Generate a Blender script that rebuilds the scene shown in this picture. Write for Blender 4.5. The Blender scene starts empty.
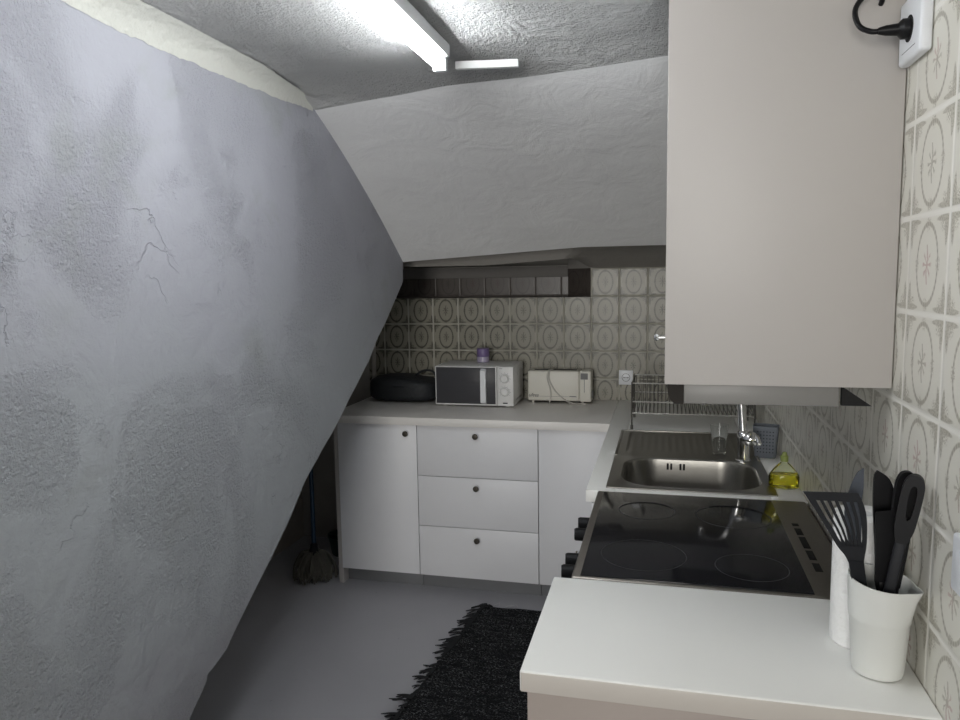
import bpy, bmesh, math, random
from mathutils import Vector, Matrix, noise
random.seed(7)
S = bpy.context.scene
C = S.collection
PI = math.pi
H = 0.879            # worktop height

# ------------------------------------------------------------------ node maths
class E:
    def __init__(s, nt, sock): s.nt, s.s = nt, sock
    def _op(s, op, *a, clamp=False):
        n = s.nt.nodes.new('ShaderNodeMath'); n.operation = op; n.use_clamp = clamp
        for i, v in enumerate((s,) + a):
            if isinstance(v, E): s.nt.links.new(v.s, n.inputs[i])
            else: n.inputs[i].default_value = v
        return E(s.nt, n.outputs[0])
    def __add__(s, o): return s._op('ADD', o)
    __radd__ = __add__
    def __mul__(s, o): return s._op('MULTIPLY', o)
    __rmul__ = __mul__
    def __sub__(s, o): return s._op('SUBTRACT', o)
    def __rsub__(s, o): return (s * -1.0) + o
    def __truediv__(s, o): return s._op('DIVIDE', o)
    def abs(s): return s._op('ABSOLUTE')
    def sqrt(s): return s._op('SQRT')
    def sin(s): return s._op('SINE')
    def floor(s): return s._op('FLOOR')
    def fract(s): return s._op('FRACT')
    def lt(s, o): return s._op('LESS_THAN', o)
    def gt(s, o): return s._op('GREATER_THAN', o)
    def max(s, o): return s._op('MAXIMUM', o)
    def min(s, o): return s._op('MINIMUM', o)
    def atan2(s, o): return s._op('ARCTAN2', o)
    def ramp(s, a, b):            # smooth 0..1 between a and b
        n = s.nt.nodes.new('ShaderNodeMapRange'); n.interpolation_type = 'SMOOTHSTEP'
        s.nt.links.new(s.s, n.inputs[0]); n.inputs[1].default_value = a; n.inputs[2].default_value = b
        n.inputs[3].default_value = 0; n.inputs[4].default_value = 1
        return E(s.nt, n.outputs[0])

def new_mat(name):
    m = bpy.data.materials.new(name); m.use_nodes = True
    nt = m.node_tree
    return m, nt, nt.nodes['Principled BSDF']

def coords(nt):
    tc = nt.nodes.new('ShaderNodeTexCoord'); sp = nt.nodes.new('ShaderNodeSeparateXYZ')
    nt.links.new(tc.outputs['Object'], sp.inputs[0])
    return tc, E(nt, sp.outputs[0]), E(nt, sp.outputs[1]), E(nt, sp.outputs[2])

def noise_n(nt, tc, scale, detail=4, rough=.5, stretch=(1, 1, 1), dist=0.0):
    mp = nt.nodes.new('ShaderNodeMapping'); mp.inputs['Scale'].default_value = stretch
    nt.links.new(tc.outputs['Object'], mp.inputs[0])
    n = nt.nodes.new('ShaderNodeTexNoise'); n.inputs['Scale'].default_value = scale
    n.inputs['Detail'].default_value = detail; n.inputs['Roughness'].default_value = rough
    n.inputs['Distortion'].default_value = dist
    nt.links.new(mp.outputs[0], n.inputs['Vector'])
    return E(nt, n.outputs['Fac'])

def mix(nt, fac, a, b):
    n = nt.nodes.new('ShaderNodeMix'); n.data_type = 'RGBA'
    for sock, v in ((n.inputs[0], fac), (n.inputs[6], a), (n.inputs[7], b)):
        if isinstance(v, E): nt.links.new(v.s, sock)
        elif hasattr(v, 'is_output'): nt.links.new(v, sock)
        elif isinstance(v, (int, float)): sock.default_value = v
        else: sock.default_value = (*v, 1)
    return n.outputs[2]

def bump(nt, bs, h, dist, strength=1.0):
    b = nt.nodes.new('ShaderNodeBump'); b.inputs['Distance'].default_value = dist
    b.inputs['Strength'].default_value = strength
    nt.links.new(h.s, b.inputs['Height']); nt.links.new(b.outputs[0], bs.inputs['Normal'])

def mat(name, col, rough=.5, metal=0, var=.05, scale=8, bmp=0, bscale=120, spec=.5, coat=0, stretch=(1, 1, 1)):
    m, nt, bs = new_mat(name)
    tc, x, y, z = coords(nt)
    n = noise_n(nt, tc, scale, stretch=stretch)
    a = tuple(c * (1 - var) for c in col); b = tuple(min(1, c * (1 + var)) for c in col)
    nt.links.new(mix(nt, n, a, b), bs.inputs['Base Color'])
    bs.inputs['Roughness'].default_value = rough; bs.inputs['Metallic'].default_value = metal
    bs.inputs['Specular IOR Level'].default_value = spec
    bs.inputs['Coat Weight'].default_value = coat
    if bmp: bump(nt, bs, noise_n(nt, tc, bscale, stretch=stretch), bmp)
    return m

def glass_mat(name, col=(1, 1, 1), rough=.02, ior=1.45):
    m, nt, bs = new_mat(name)
    bs.inputs['Base Color'].default_value = (*col, 1); bs.inputs['Roughness'].default_value = rough
    bs.inputs['Transmission Weight'].default_value = 1; bs.inputs['IOR'].default_value = ior
    return m

def tile_mat(name, axis, ou, ov, w, h, base, ink, pink, zmax, xmin, ink_amt, grout):
    m, nt, bs = new_mat(name)
    tc, x, y, z = coords(nt)
    U = x if axis == 'x' else y
    uu = (U - ou) / w; vv = (z - ov) / h
    u = uu.fract() - .5; v = vv.fract() - .5
    warp = noise_n(nt, tc, 90, 2)
    # oval wreath
    a = u / .262; b = v / .405
    r = (a * a + b * b).sqrt()
    ang = b.atan2(a)
    bead = (ang * 34.0).sin() * .5 + .5
    ring = (1.0 - (r - 1.0).abs().ramp(.03, .085 if ink_amt < .9 else .13)) * (bead * .4 + .6)
    fine = noise_n(nt, tc, 260, 3, .7).ramp(.46, .6)
    # little bunches of leaves at the four ends of the oval
    bunch = (1.0 - (r - 1.0).abs().ramp(.08, .22)) * ((ang * 4.0 + PI / 2).sin().ramp(.62, .95)) * fine
    # sprig in the middle: thin radiating leaves
    su = u + (warp - .5) * .05; sv = v * .70 + (warp - .5) * .04
    sr = (su * su + sv * sv).sqrt(); sa = sv.atan2(su)
    spoke = 1.0 - (sa * 4.0).sin().abs().ramp(.35, .75)
    sprig = (1.0 - sr.ramp(.085, .125)) * spoke * (fine * .45 + .55)
    hub = 1.0 - sr.ramp(.016, .034)
    stem = (1.0 - (u + (v * 22.0).sin() * .012).abs().ramp(.006, .018)) * v.abs().lt(.2)
    # sprays running from the corners along the tile edges
    cu = .5 - u.abs(); cv = .5 - v.abs()
    tv = cv.ramp(.38, .08) ; th_ = cu.ramp(.34, .08)
    s1 = (1.0 - ((cu - .055 - cv * .05).abs() / (tv * .045 + .012)).ramp(.6, 1.2)) * tv.ramp(.0, .2)
    s2 = (1.0 - ((cv - .050 - cu * .05).abs() / (th_ * .040 + .010)).ramp(.6, 1.2)) * th_.ramp(.0, .2)
    q1 = cu - .13; q2 = cv - .12
    tuft = (1.0 - (q1 * q1 + q2 * q2).sqrt().ramp(.03, .10)) * fine
    motif = ring.max(bunch).max(sprig).max(hub * .8).max(stem * .7).max(s1 * (fine * .5 + .5)).max(s2 * (fine * .5 + .5)).max(tuft)
    gmask = cu.min(cv * (h / w))
    g = 1.0 - gmask.ramp(.018, .032)
    motif = motif * (1.0 - g) * ink_amt
    tid = (uu.floor() * 12.99 + vv.floor() * 78.23).sin() * 43758.5
    var = tid.fract() * .08 + .96
    warm = noise_n(nt, tc, 14, 3).ramp(.45, .6)
    inkc = mix(nt, warm * (sr.lt(.19)), ink, pink)
    big = noise_n(nt, tc, 3)
    basec = mix(nt, big, tuple(c * .94 for c in base), base)
    c = mix(nt, motif, basec, inkc)
    c = mix(nt, g, c, grout)
    vm = nt.nodes.new('ShaderNodeVectorMath'); vm.operation = 'SCALE'
    nt.links.new(c, vm.inputs[0]); nt.links.new(var.s, vm.inputs['Scale'])
    c = vm.outputs[0]
    # plaster above the last row and left of the tiling
    out = z.gt(zmax).max(U.lt(xmin)).max(z.lt(.80))
    pl = mix(nt, noise_n(nt, tc, 9), (.32, .305, .285), (.40, .385, .36))
    c = mix(nt, out, c, pl)
    nt.links.new(c, bs.inputs['Base Color'])
    ro = out * .5 + .32 + g * .3
    nt.links.new(ro.s, bs.inputs['Roughness'])
    hgt = gmask.ramp(.0, .045) * (1.0 - out) + noise_n(nt, tc, 7) * .25 + noise_n(nt, tc, 40) * out * .5
    bump(nt, bs, hgt, .0011)
    return m

def plaster_mat(name, kind):
    m, nt, bs = new_mat(name)
    tc, x, y, z = coords(nt)
    big = noise_n(nt, tc, 1.7, 3, .55, dist=.4)
    mid = noise_n(nt, tc, 7, 5, .6, dist=.6)
    fine = noise_n(nt, tc, 75, 5, .65)
    grit = noise_n(nt, tc, 190, 3, .6)
    if kind == 'stair':
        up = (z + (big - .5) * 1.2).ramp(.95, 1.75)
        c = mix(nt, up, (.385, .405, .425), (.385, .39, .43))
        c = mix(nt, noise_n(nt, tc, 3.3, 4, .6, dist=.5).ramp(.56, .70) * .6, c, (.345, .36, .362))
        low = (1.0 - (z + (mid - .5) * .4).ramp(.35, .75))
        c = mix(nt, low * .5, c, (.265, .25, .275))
        rough_mask = noise_n(nt, tc, 2.3, 3, .6, dist=.8).ramp(.44, .60)
        hgt = (fine - .5) * rough_mask * .6 + (grit - .5) * rough_mask * .3 + mid * .45 + noise_n(nt, tc, 22, 5, .6, dist=.6) * .12
        n3 = noise_n(nt, tc, 2.6, 5, .6, dist=1.6)
        scr = (1.0 - (n3 - .5).abs().ramp(.0, .006)) * noise_n(nt, tc, 5, 3).ramp(.52, .66)
        hgt = hgt - scr * .16 + noise_n(nt, tc, 9, 4, .6, (1, 1, 3)) * .12
        bump(nt, bs, hgt, .017)
    elif kind == 'ceiling':
        c = mix(nt, mid, (.48, .48, .48), (.62, .62, .61))
        rm = noise_n(nt, tc, 2.0, 2).ramp(.35, .6)
        hgt = (fine - .5) * (rm * .8 + .15) + (grit - .5) * rm * .5 + noise_n(nt, tc, 13, 6, .62, dist=.9) * .9 + mid * 1.3
        bump(nt, bs, hgt, .024)
    elif kind == 'slope':
        c = mix(nt, big, (.80, .80, .80), (.87, .87, .87))
        hgt = mid * .9 + fine * .12 + big * 2
        bump(nt, bs, hgt, .008)
    else:
        c = mix(nt, mid, (.34, .31, .28), (.45, .42, .38))
        bump(nt, bs, mid + fine * .4, .008)
    nt.links.new(c, bs.inputs['Base Color'])
    bs.inputs['Roughness'].default_value = .85
    bs.inputs['Specular IOR Level'].default_value = .25
    return m

def rug_mat():
    m, nt, bs = new_mat('rag rug weave')
    tc, x, y, z = coords(nt)
    rows = (y * 320.0 + noise_n(nt, tc, 12) * 6.0).sin() * .5 + .5
    fl = noise_n(nt, tc, 105, 3, .7, (1, 2.2, 1)).ramp(.53, .63)
    patch = noise_n(nt, tc, 26, 3, .6, (.5, 2, 1)).ramp(.30, .62)
    c = mix(nt, fl * patch * .9, (.012, .013, .015), (.42, .43, .44))
    c = mix(nt, (noise_n(nt, tc, 60, 2, .5, (1, 4, 1)).ramp(.5, .75)) * .5, c, (.035, .037, .04))
    nt.links.new(c, bs.inputs['Base Color']); bs.inputs['Roughness'].default_value = 1
    bs.inputs['Specular IOR Level'].default_value = .1
    bump(nt, bs, rows + fl, .006)
    return m

M = {}
M['white'] = mat('white laminate', (.74, .75, .76), .38, var=.02)
M['cool'] = mat('cool white front', (.80, .805, .83), .42, var=.015)
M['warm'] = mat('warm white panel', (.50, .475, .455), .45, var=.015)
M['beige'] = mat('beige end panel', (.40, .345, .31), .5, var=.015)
M['band'] = mat('shade-toned worktop edge', (.60, .56, .51), .45, var=.01)
M['edge'] = mat('white door edge', (.85, .86, .85), .35, var=.01)
M['worktop'] = mat('white worktop laminate', (.88, .88, .85), .42, var=.015)
M['worktop_back'] = mat('greyish worktop laminate', (.84, .815, .78), .4, var=.02)
M['plinth'] = mat('grey plinth', (.20, .205, .215), .4)
M['steel'] = mat('brushed steel', (.36, .35, .325), .30, 1, var=.12, scale=30, stretch=(1, 14, 1))
M['steel_dark'] = mat('smoky steel', (.27, .25, .225), .45, 1, var=.1, scale=30, stretch=(1, 12, 1))
M['chrome'] = mat('chrome', (.78, .78, .78), .08, 1, var=.02)
M['black_glass'] = mat('black ceramic glass', (.012, .012, .014), .10, var=.1, spec=.16)
M['ring'] = mat('burner print', (.035, .035, .038), .3)
M['black'] = mat('black plastic', (.008, .008, .009), .42, spec=.22)
M['black_soft'] = mat('black nylon', (.013, .015, .018), .65, bmp=.002, bscale=90)
M['charcoal'] = mat('charcoal nylon', (.013, .014, .017), .5, spec=.2)
M['bluegrey'] = mat('blue grey blade', (.055, .065, .085), .35)
M['hole'] = mat('dark recess', (.006, .006, .006), .8)
M['bronze'] = mat('dark bronze knob', (.085, .075, .062), .33, .7)
M['hood'] = mat('grey hood enamel', (.23, .225, .215), .4, var=.02)
M['hood_dark'] = mat('dark hood rail', (.03, .027, .024), .6, spec=.1)
M['cream'] = mat('cream plastic', (.72, .70, .63), .42, var=.02)
M['cream_wire'] = mat('grey cream cable', (.52, .50, .46), .5)
M['mw'] = mat('white microwave enamel', (.76, .76, .75), .4, var=.02)
M['mw_glass'] = mat('dark microwave door', (.06, .06, .066), .3, spec=.15)
M['greymark'] = mat('grey print', (.20, .20, .20), .6)
M['purple'] = mat('purple wax', (.19, .14, .30), .35)
M['lilac'] = mat('pale lilac glass', (.42, .38, .50), .25)
M['plug_white'] = mat('white socket plastic', (.80, .82, .85), .35, var=.01)
M['cup'] = mat('off white plastic', (.72, .73, .70), .42, var=.015)
M['paper'] = mat('paper towel', (.86, .86, .85), .95, bmp=.004, bscale=85, spec=.1)
M['bluecaddy'] = mat('grey blue plastic', (.135, .152, .178), .5)
M['glass'] = glass_mat('clear glass', (.96, .97, .97), .01, 1.3)
M['soap'] = glass_mat('yellow washing liquid', (.90, .80, .06), .05, 1.34)
M['bottle'] = glass_mat('clear bottle plastic', (.93, .97, .80), .08, 1.2)
M['lime'] = mat('lime cap', (.30, .36, .10), .4)
M['floor'] = None
M['mop_blue'] = mat('blue painted tube', (.015, .045, .09), .4)
M['mop_yarn'] = mat('grey cotton yarn', (.125, .118, .10), .95, var=.25, scale=40)
M['green'] = mat('dark green plastic', (.012, .05, .04), .5)
M['wire'] = mat('rack wire steel', (.10, .095, .085), .4, .3)
M['rail'] = mat('rack rail steel', (.42, .41, .38), .35, .5)
M['fringe'] = mat('black rag strips', (.014, .015, .017), .95, var=.3)
M['thread'] = mat('loose white thread', (.55, .55, .55), .9)
M['lamp_body'] = mat('white lamp batten', (.80, .81, .82), .4)
M['trunk'] = mat('white trunking', (.80, .81, .80), .45)
M['pipe'] = mat('pale conduit', (.42, .40, .37), .5)
M['dark_plaster'] = plaster_mat('bare plaster', 'dark')
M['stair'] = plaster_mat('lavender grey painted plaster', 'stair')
M['ceiling'] = plaster_mat('rough white plaster', 'ceiling')
M['slope'] = plaster_mat('smooth grey plaster', 'slope')
M['lip'] = mat('shade-darkened plaster lip', (.30, .285, .265), .85, bmp=.003, bscale=30)  # same plaster as the slope, darkened to paint shade under its edge
M['cove'] = mat('cream white paint', (.60, .60, .55), .8, bmp=.006, bscale=40)
M['board'] = mat('shade-darkened board', (.20, .19, .18), .8)  # pale board toned down, the niche shade sits in its colour
M['tile_back'] = tile_mat('back wall tiles', 'x', -.79, 1.5784, .1462, .1462, (.275, .262, .21), (.028, .025, .015), (.03, .025, .016), 1.58, -2.06, 1.0, (.38, .365, .31))
M['tile_niche_shaded'] = tile_mat('shade-darkened niche tiles', 'x', -.83, 1.5784, .1462, .1462, (.105, .09, .08), (.035, .03, .027), (.07, .025, .025), 1.58, -2.06, .7, (.10, .085, .075))  # back wall tiles darkened, the niche's shade is painted into their colour
M['tile_right'] = tile_mat('right wall tiles', 'y', -2.507, 1.311, .186, .1615, (.78, .76, .68), (.26, .23, .165), (.42, .22, .20), 9, -99, .80, (.84, .82, .76))
M['rug'] = rug_mat()
def floor_mat():
    m, nt, bs = new_mat('grey painted concrete')
    tc, x, y, z = coords(nt)
    n = noise_n(nt, tc, 2.2, 5, .55, dist=.3)
    c = mix(nt, n, (.35, .35, .375), (.43, .43, .455))
    spk = noise_n(nt, tc, 38, 2).ramp(.74, .78)
    c = mix(nt, spk * .35, c, (.12, .12, .13))
    nt.links.new(c, bs.inputs['Base Color'])
    bs.inputs['Roughness'].default_value = .42
    bump(nt, bs, noise_n(nt, tc, 6, 4), .004)
    return m
M['floor'] = floor_mat()
def emis(name, col, st):
    m, nt, bs = new_mat(name)
    bs.inputs['Base Color'].default_value = (*col, 1)
    bs.inputs['Emission Color'].default_value = (*col, 1); bs.inputs['Emission Strength'].default_value = st
    return m
M['tube'] = emis('lit fluorescent tube', (.95, .98, 1.0), 68)

# ------------------------------------------------------------------ mesh helpers
def B(): return bmesh.new()

def box(bm, lo, hi, bev=.002, seg=2, mtx=None):
    t = bmesh.new()
    bmesh.ops.create_cube(t, size=1)
    s = [hi[i] - lo[i] for i in range(3)]; c = [(hi[i] + lo[i]) / 2 for i in range(3)]
    for v in t.verts: v.co = Vector((v.co.x * s[0] + c[0], v.co.y * s[1] + c[1], v.co.z * s[2] + c[2]))
    b = min(bev, min(s) * .45)
    if b > 0: bmesh.ops.bevel(t, geom=list(t.edges), offset=b, segments=seg, profile=.5, affect='EDGES')
    if mtx: t.transform(mtx)
    merge(bm, t); return bm

def merge(bm, t):
    me = bpy.data.meshes.new('tmp'); t.to_mesh(me); t.free(); bm.from_mesh(me); bpy.data.meshes.remove(me)

def lathe(bm, prof, c=(0, 0, 0), seg=32, axis='z', sx=1, sy=1, cap=True):
    rings = []
    for r, h in prof:
        ring = []
        for i in range(seg):
            a = 2 * PI * i / seg
            p = (r * math.cos(a) * sx, r * math.sin(a) * sy, h)
            if axis == 'x': p = (p[2], p[0], p[1])
            if axis == 'y': p = (p[0], p[2], -p[1])
            ring.append(bm.verts.new((p[0] + c[0], p[1] + c[1], p[2] + c[2])))
        rings.append(ring)
    for k in range(len(rings) - 1):
        for i in range(seg):
            j = (i + 1) % seg
            bm.faces.new((rings[k][i], rings[k][j], rings[k + 1][j], rings[k + 1][i]))
    if cap:
        bm.faces.new(list(reversed(rings[0]))); bm.faces.new(rings[-1])
    return bm

def smooth_path(pts, n=6):
    P = [Vector(p) for p in pts]; out = []
    for i in range(len(P) - 1):
        p0 = P[max(i - 1, 0)]; p1 = P[i]; p2 = P[i + 1]; p3 = P[min(i + 2, len(P) - 1)]
        for k in range(n):
            t = k / n
            out.append(.5 * ((2 * p1) + (p2 - p0) * t + (2 * p0 - 5 * p1 + 4 * p2 - p3) * t * t + (3 * p1 - p0 - 3 * p2 + p3) * t ** 3))
    out.append(P[-1]); return out

def tube(bm, pts, r, seg=8, n=0):
    P = smooth_path(pts, n) if n else [Vector(p) for p in pts]
    rings = []; prev = None
    for i, p in enumerate(P):
        d = (P[min(i + 1, len(P) - 1)] - P[max(i - 1, 0)]).normalized()
        if prev is None:
            ref = Vector((0, 0, 1)) if abs(d.z) < .9 else Vector((1, 0, 0))
            a = d.cross(ref).normalized()
        else:
            a = (prev - d * prev.dot(d)).normalized()
        prev = a; b = d.cross(a)
        rr = r[i * (len(r) - 1) // max(1, len(P) - 1)] if isinstance(r, (list, tuple)) else r
        rings.append([bm.verts.new(p + a * math.cos(2 * PI * k / seg) * rr + b * math.sin(2 * PI * k / seg) * rr) for k in range(seg)])
    for k in range(len(rings) - 1):
        for i in range(seg):
            j = (i + 1) % seg
            bm.faces.new((rings[k][i], rings[k][j], rings[k + 1][j], rings[k + 1][i]))
    bm.faces.new(list(reversed(rings[0]))); bm.faces.new(rings[-1])
    return bm

def prism(bm, poly, vec):
    """closed polygon (3-D points) extruded along vec"""
    v = Vector(vec)
    a = [bm.verts.new(p) for p in poly]; b = [bm.verts.new(Vector(p) + v) for p in poly]
    n = len(a)
    bm.faces.new(a); bm.faces.new(list(reversed(b)))
    for i in range(n):
        j = (i + 1) % n
        bm.faces.new((a[j], a[i], b[i], b[j]))
    return bm

def quad(bm, *p):
    bm.faces.new([bm.verts.new(q) for q in p]); return bm

def link(name, bm, m, parent=None, loc=None, smooth=True):
    bmesh.ops.recalc_face_normals(bm, faces=list(bm.faces))
    me = bpy.data.meshes.new(name)
    base = Vector((0, 0, 0))
    if parent is not None: base = Vector(parent['_o']) if '_o' in parent else Vector((0, 0, 0))
    elif loc is not None: base = Vector(loc)
    bm.transform(Matrix.Translation(-base))
    bm.to_mesh(me); bm.free()
    me.materials.append(m)
    if smooth:
        for p in me.polygons: p.use_smooth = True
        me.set_sharp_from_angle(angle=math.radians(38))
    o = bpy.data.objects.new(name, me); C.objects.link(o)
    if parent is not None:
        o.parent = parent; o['_o'] = tuple(base)
    elif loc is not None: o.location = base; o['_o'] = tuple(base)
    return o

def thing(name, label, cat, loc, group=None):
    if cat == 'utensil': group = 'black utensils in the off white pot'
    o = bpy.data.objects.new(name, None); C.objects.link(o); o.location = loc
    o.empty_display_size = .05
    o['_o'] = tuple(loc); o['label'] = label; o['category'] = cat
    if group: o['group'] = group
    return o

def tag(o, label, cat, group=None):
    o['label'] = label; o['category'] = cat
    if group: o['group'] = group
    return o

def struct(name, bm, m, smooth=True):
    o = link(name, bm, m, smooth=smooth); o['kind'] = 'structure'; return o

# ------------------------------------------------------------------ room shell
bm = B(); box(bm, (-3.4, -5.4, -.06), (.12, .42, 0), 0); struct('floor', bm, M['floor'], False)

# back wall with the splayed niche under the sloped ceiling
bm = B()
NX0, NX1, NX2, NZ0, NZ1, ND = -2.02, -.938, -.793, 1.428, 1.612, .2
quad(bm, (-2.62, 0, 0), (0, 0, 0), (0, 0, NZ0), (-2.62, 0, NZ0))
quad(bm, (NX2, 0, NZ0), (0, 0, NZ0), (0, 0, 1.8), (NX2, 0, 1.8))
quad(bm, (NX0, 0, NZ1 + .03), (NX2, 0, NZ1 + .03), (NX2, 0, 1.8), (NX0, 0, 1.8))
quad(bm, (-2.62, 0, NZ0), (NX0, 0, NZ0), (NX0, 0, 1.8), (-2.62, 0, 1.8))
struct('wall_back', bm, M['tile_back'], False)
NT = NZ1 + .03
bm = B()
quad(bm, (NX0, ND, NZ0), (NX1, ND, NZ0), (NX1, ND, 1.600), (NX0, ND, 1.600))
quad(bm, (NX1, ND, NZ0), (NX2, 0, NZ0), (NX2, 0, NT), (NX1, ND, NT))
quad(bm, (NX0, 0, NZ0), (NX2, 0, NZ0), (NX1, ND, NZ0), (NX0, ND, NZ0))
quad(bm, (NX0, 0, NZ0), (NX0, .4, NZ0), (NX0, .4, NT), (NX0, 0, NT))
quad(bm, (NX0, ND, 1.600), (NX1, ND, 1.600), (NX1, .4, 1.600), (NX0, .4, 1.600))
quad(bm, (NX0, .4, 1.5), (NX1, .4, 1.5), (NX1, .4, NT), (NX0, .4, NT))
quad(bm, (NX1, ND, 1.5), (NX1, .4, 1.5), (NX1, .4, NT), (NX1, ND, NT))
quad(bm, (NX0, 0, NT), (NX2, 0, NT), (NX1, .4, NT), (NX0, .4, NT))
struct('wall_niche', bm, M['tile_niche_shaded'], False)
bm = B(); box(bm, (NX0 + .003, ND - .012, 1.536), (NX1 - .001, ND - .001, 1.594), .003)
struct('trim_2', bm, M['board'])

bm = B(); quad(bm, (0, .02, 0), (0, -5.4, 0), (0, -5.4, 2.4), (0, .02, 2.4)); struct('wall_right', bm, M['tile_right'], False)
bm = B(); quad(bm, (-2.52, .02, 0), (-2.52, -5.4, 0), (-2.52, -5.4, 2.4), (-2.52, .02, 2.4)); struct('wall_left', bm, M['dark_plaster'], False)

# solid flank of the staircase: plaster wall whose foot rises towards the back
XS = -1.666
low = [(-2.335, 0.0), (-2.33, 0.25), (-2.298, 0.349), (-2.214, 0.412), (-2.206, 0.431), (-2.107, 0.456), (-2.004, 0.527), (-1.863, 0.614), (-1.689, 0.729), (-1.563, 0.83), (-1.39, 0.924), (-1.253, 0.999), (-1.094, 1.098), (-0.953, 1.183), (-0.87, 1.253), (-0.799, 1.301), (-0.672, 1.387), (-0.512, 1.505), (-0.485, 1.531), (-0.477, 1.646)]
rim = [(-0.477, 1.681), (-0.857, 1.884), (-1.443, 2.262), (-5.4, 2.262), (-5.4, 0)]
def sub(pts, n):
    out = []
    for (a, b), (c, d) in zip(pts[:-1], pts[1:]):
        for k in range(n):
            t = k / n; y = a + (c - a) * t; z = b + (d - b) * t
            j = noise.noise(Vector((y * 9, z * 9, 3.1))) * .006 if 0 < t or n == 1 else 0
            out.append((y, z + j))
    out.append(pts[-1]); return out
def top_z(y):
    R = sorted(rim[:-1])
    for (a, za), (b, zb_) in zip(R[:-1], R[1:]):
        if a <= y <= b: return za + (zb_ - za) * (y - a) / (b - a)
    return R[-1][1]
# the flank is one solid plaster mass: side, underside, top and far end
foot = [(-5.4, 0.0), (-4.0, 0.0)] + sub(low, 4)
foot = [(y + i * 1e-5, z) for i, (y, z) in enumerate(foot)]
foot = [foot[0]] + [b for a, b in zip(foot[:-1], foot[1:]) if b[0] > a[0] - .02]
bm = B(); cols = []
for y, z in foot:
    zt2 = max(top_z(min(y, rim[0][0])), z + .01)
    cols.append([bm.verts.new(p) for p in ((XS, y, z), (XS, y, zt2), (XS - .86, y, zt2), (XS - .86, y, z))])
for a, b in zip(cols[:-1], cols[1:]):
    for i in range(4):
        j = (i + 1) % 4; bm.faces.new((a[i], a[j], b[j], b[i]))
bm.faces.new(cols[0]); bm.faces.new(cols[-1][::-1])
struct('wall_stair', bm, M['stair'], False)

# flat ceiling, rounded crease, slope down to the back wall
def crease(x):
    xs = [(-1.722, -1.39), (-1.282, -1.524), (-1.123, -1.579), (-0.855, -1.613), (-0.604, -1.664), (-0.425, -1.707), (-0.05, -1.785)]
    for (a, ya), (b, yb) in zip(xs[:-1], xs[1:]):
        if a <= x <= b: return ya + (yb - ya) * (x - a) / (b - a)
    return xs[0][1] if x < xs[0][0] else xs[-1][1] + (x - xs[-1][0]) * -.18
YE = -0.475                      # foot of the slope, a hand short of the back wall
ZC = 2.196
nx = 80
bmc, bms = B(), B()
cg, sg = [], []
for i in range(nx + 1):
    x = -1.9 + 1.905 * i / nx
    yc = crease(x) + noise.noise(Vector((x * 3, 1.3, 0))) * .02
    ze = 1.622 + .051 * min(1, (x - XS) / .88) if x > XS else 1.622
    col = []
    for j in range(31):
        y = -5.4 + (yc + .02 + 5.4) * (j / 30) ** .8
        d = max(0, 1 - (yc + .02 - y) / .22)
        z = ZC - .035 * d * d + noise.noise(Vector((x * 2.2, y * 2.2, 0))) * .012 * (1 - d)
        col.append(bmc.verts.new((x, y, z)))
    cg.append(col)
    col = []
    z0 = ZC - .035
    for j in range(25):
        t = j / 24
        y = yc + .02 + (YE - yc - .02) * t
        z = z0 + (ze - z0) * t + .03 * math.sin(PI * t) + noise.noise(Vector((x * 2.0, y * 2.0, 5))) * .006 * math.sin(PI * t)
        col.append(bms.verts.new((x, y, z)))
    # lip of the slope, then a soffit back to the wall
    w = max(0, min(1, (x + .93) / .16)); w = w * w * (3 - 2 * w)
    lip = 1.6005 + .022 * max(0, min(1, (x + 1.30) / .38))
    L_ = [(.006, ze + .022), (.19, ze + .026), (.20, lip + .02), (.204, lip), (.24, lip + .004), (.005 - YE, lip + .034)]
    R_ = [(.010, ze + .004), (.08, ze + .002), (.16, ze - .008), (.24, ze - .022), (.32, ze - .042), (.005 - YE, 1.577)]
    for (ya, za), (yb, zb_) in zip(L_, R_):
        col.append(bms.verts.new((x, YE + ya + (yb - ya) * w, za + (zb_ - za) * w)))
    sg.append(col)
for g, b in ((cg, bmc), (sg, bms)):
    for i in range(nx):
        for j in range(len(g[0]) - 1):
            b.faces.new((g[i][j], g[i + 1][j], g[i + 1][j + 1], g[i][j + 1]))
struct('ceiling', bmc, M['ceiling'])
bms.verts.index_update(); bms.faces.ensure_lookup_table()
per = len(sg[0]) - 1
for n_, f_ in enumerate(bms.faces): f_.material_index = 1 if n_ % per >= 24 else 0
sl = struct('ceiling_slope', bms, M['slope']); sl.data.materials.append(M['lip'])
# roof slab closing everything above, keeps the daylight out
bm = B(); box(bm, (-3.4, -5.4, 2.42), (.12, .5, 2.5), 0); struct('ceiling_roof', bm, M['slope'], False)

# pale cove band painted between the stair flank and the ceiling (ragged lower edge)
edge = [(-5.4, 2.153), (-3.291, 2.15), (-2.763, 2.146), (-2.565, 2.143), (-2.5, 2.138), (-2.349, 2.132), (-2.109, 2.134), (-1.847, 2.139), (-1.633, 2.143), (-1.462, 2.155), (-1.398, 2.153)]
bm = B(); g = []
N = 260
for k in range(N + 1):
    y = -5.4 + (5.4 + edge[-1][0]) * k / N
    for (a, za), (b, zb) in zip(edge[:-1], edge[1:]):
        if a <= y <= b + 1e-6: z = za + (zb - za) * (y - a) / (b - a); break
    z += noise.noise(Vector((y * 14, 0, 0))) * .006 + noise.noise(Vector((y * 50, 4, 0))) * .004
    w = .072 * min(1, max(.15, (edge[-1][0] + .03 - y) / .5)) + noise.noise(Vector((y * 2.3, 9, 0))) * .012
    row = []
    for t in (0, .33, .66, 1):
        row.append(bm.verts.new((XS + .0015 + w * t ** 1.6, y, z + (2.191 - z) * (1 - (1 - t) ** 1.5))))
    g.append(row)
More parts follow.
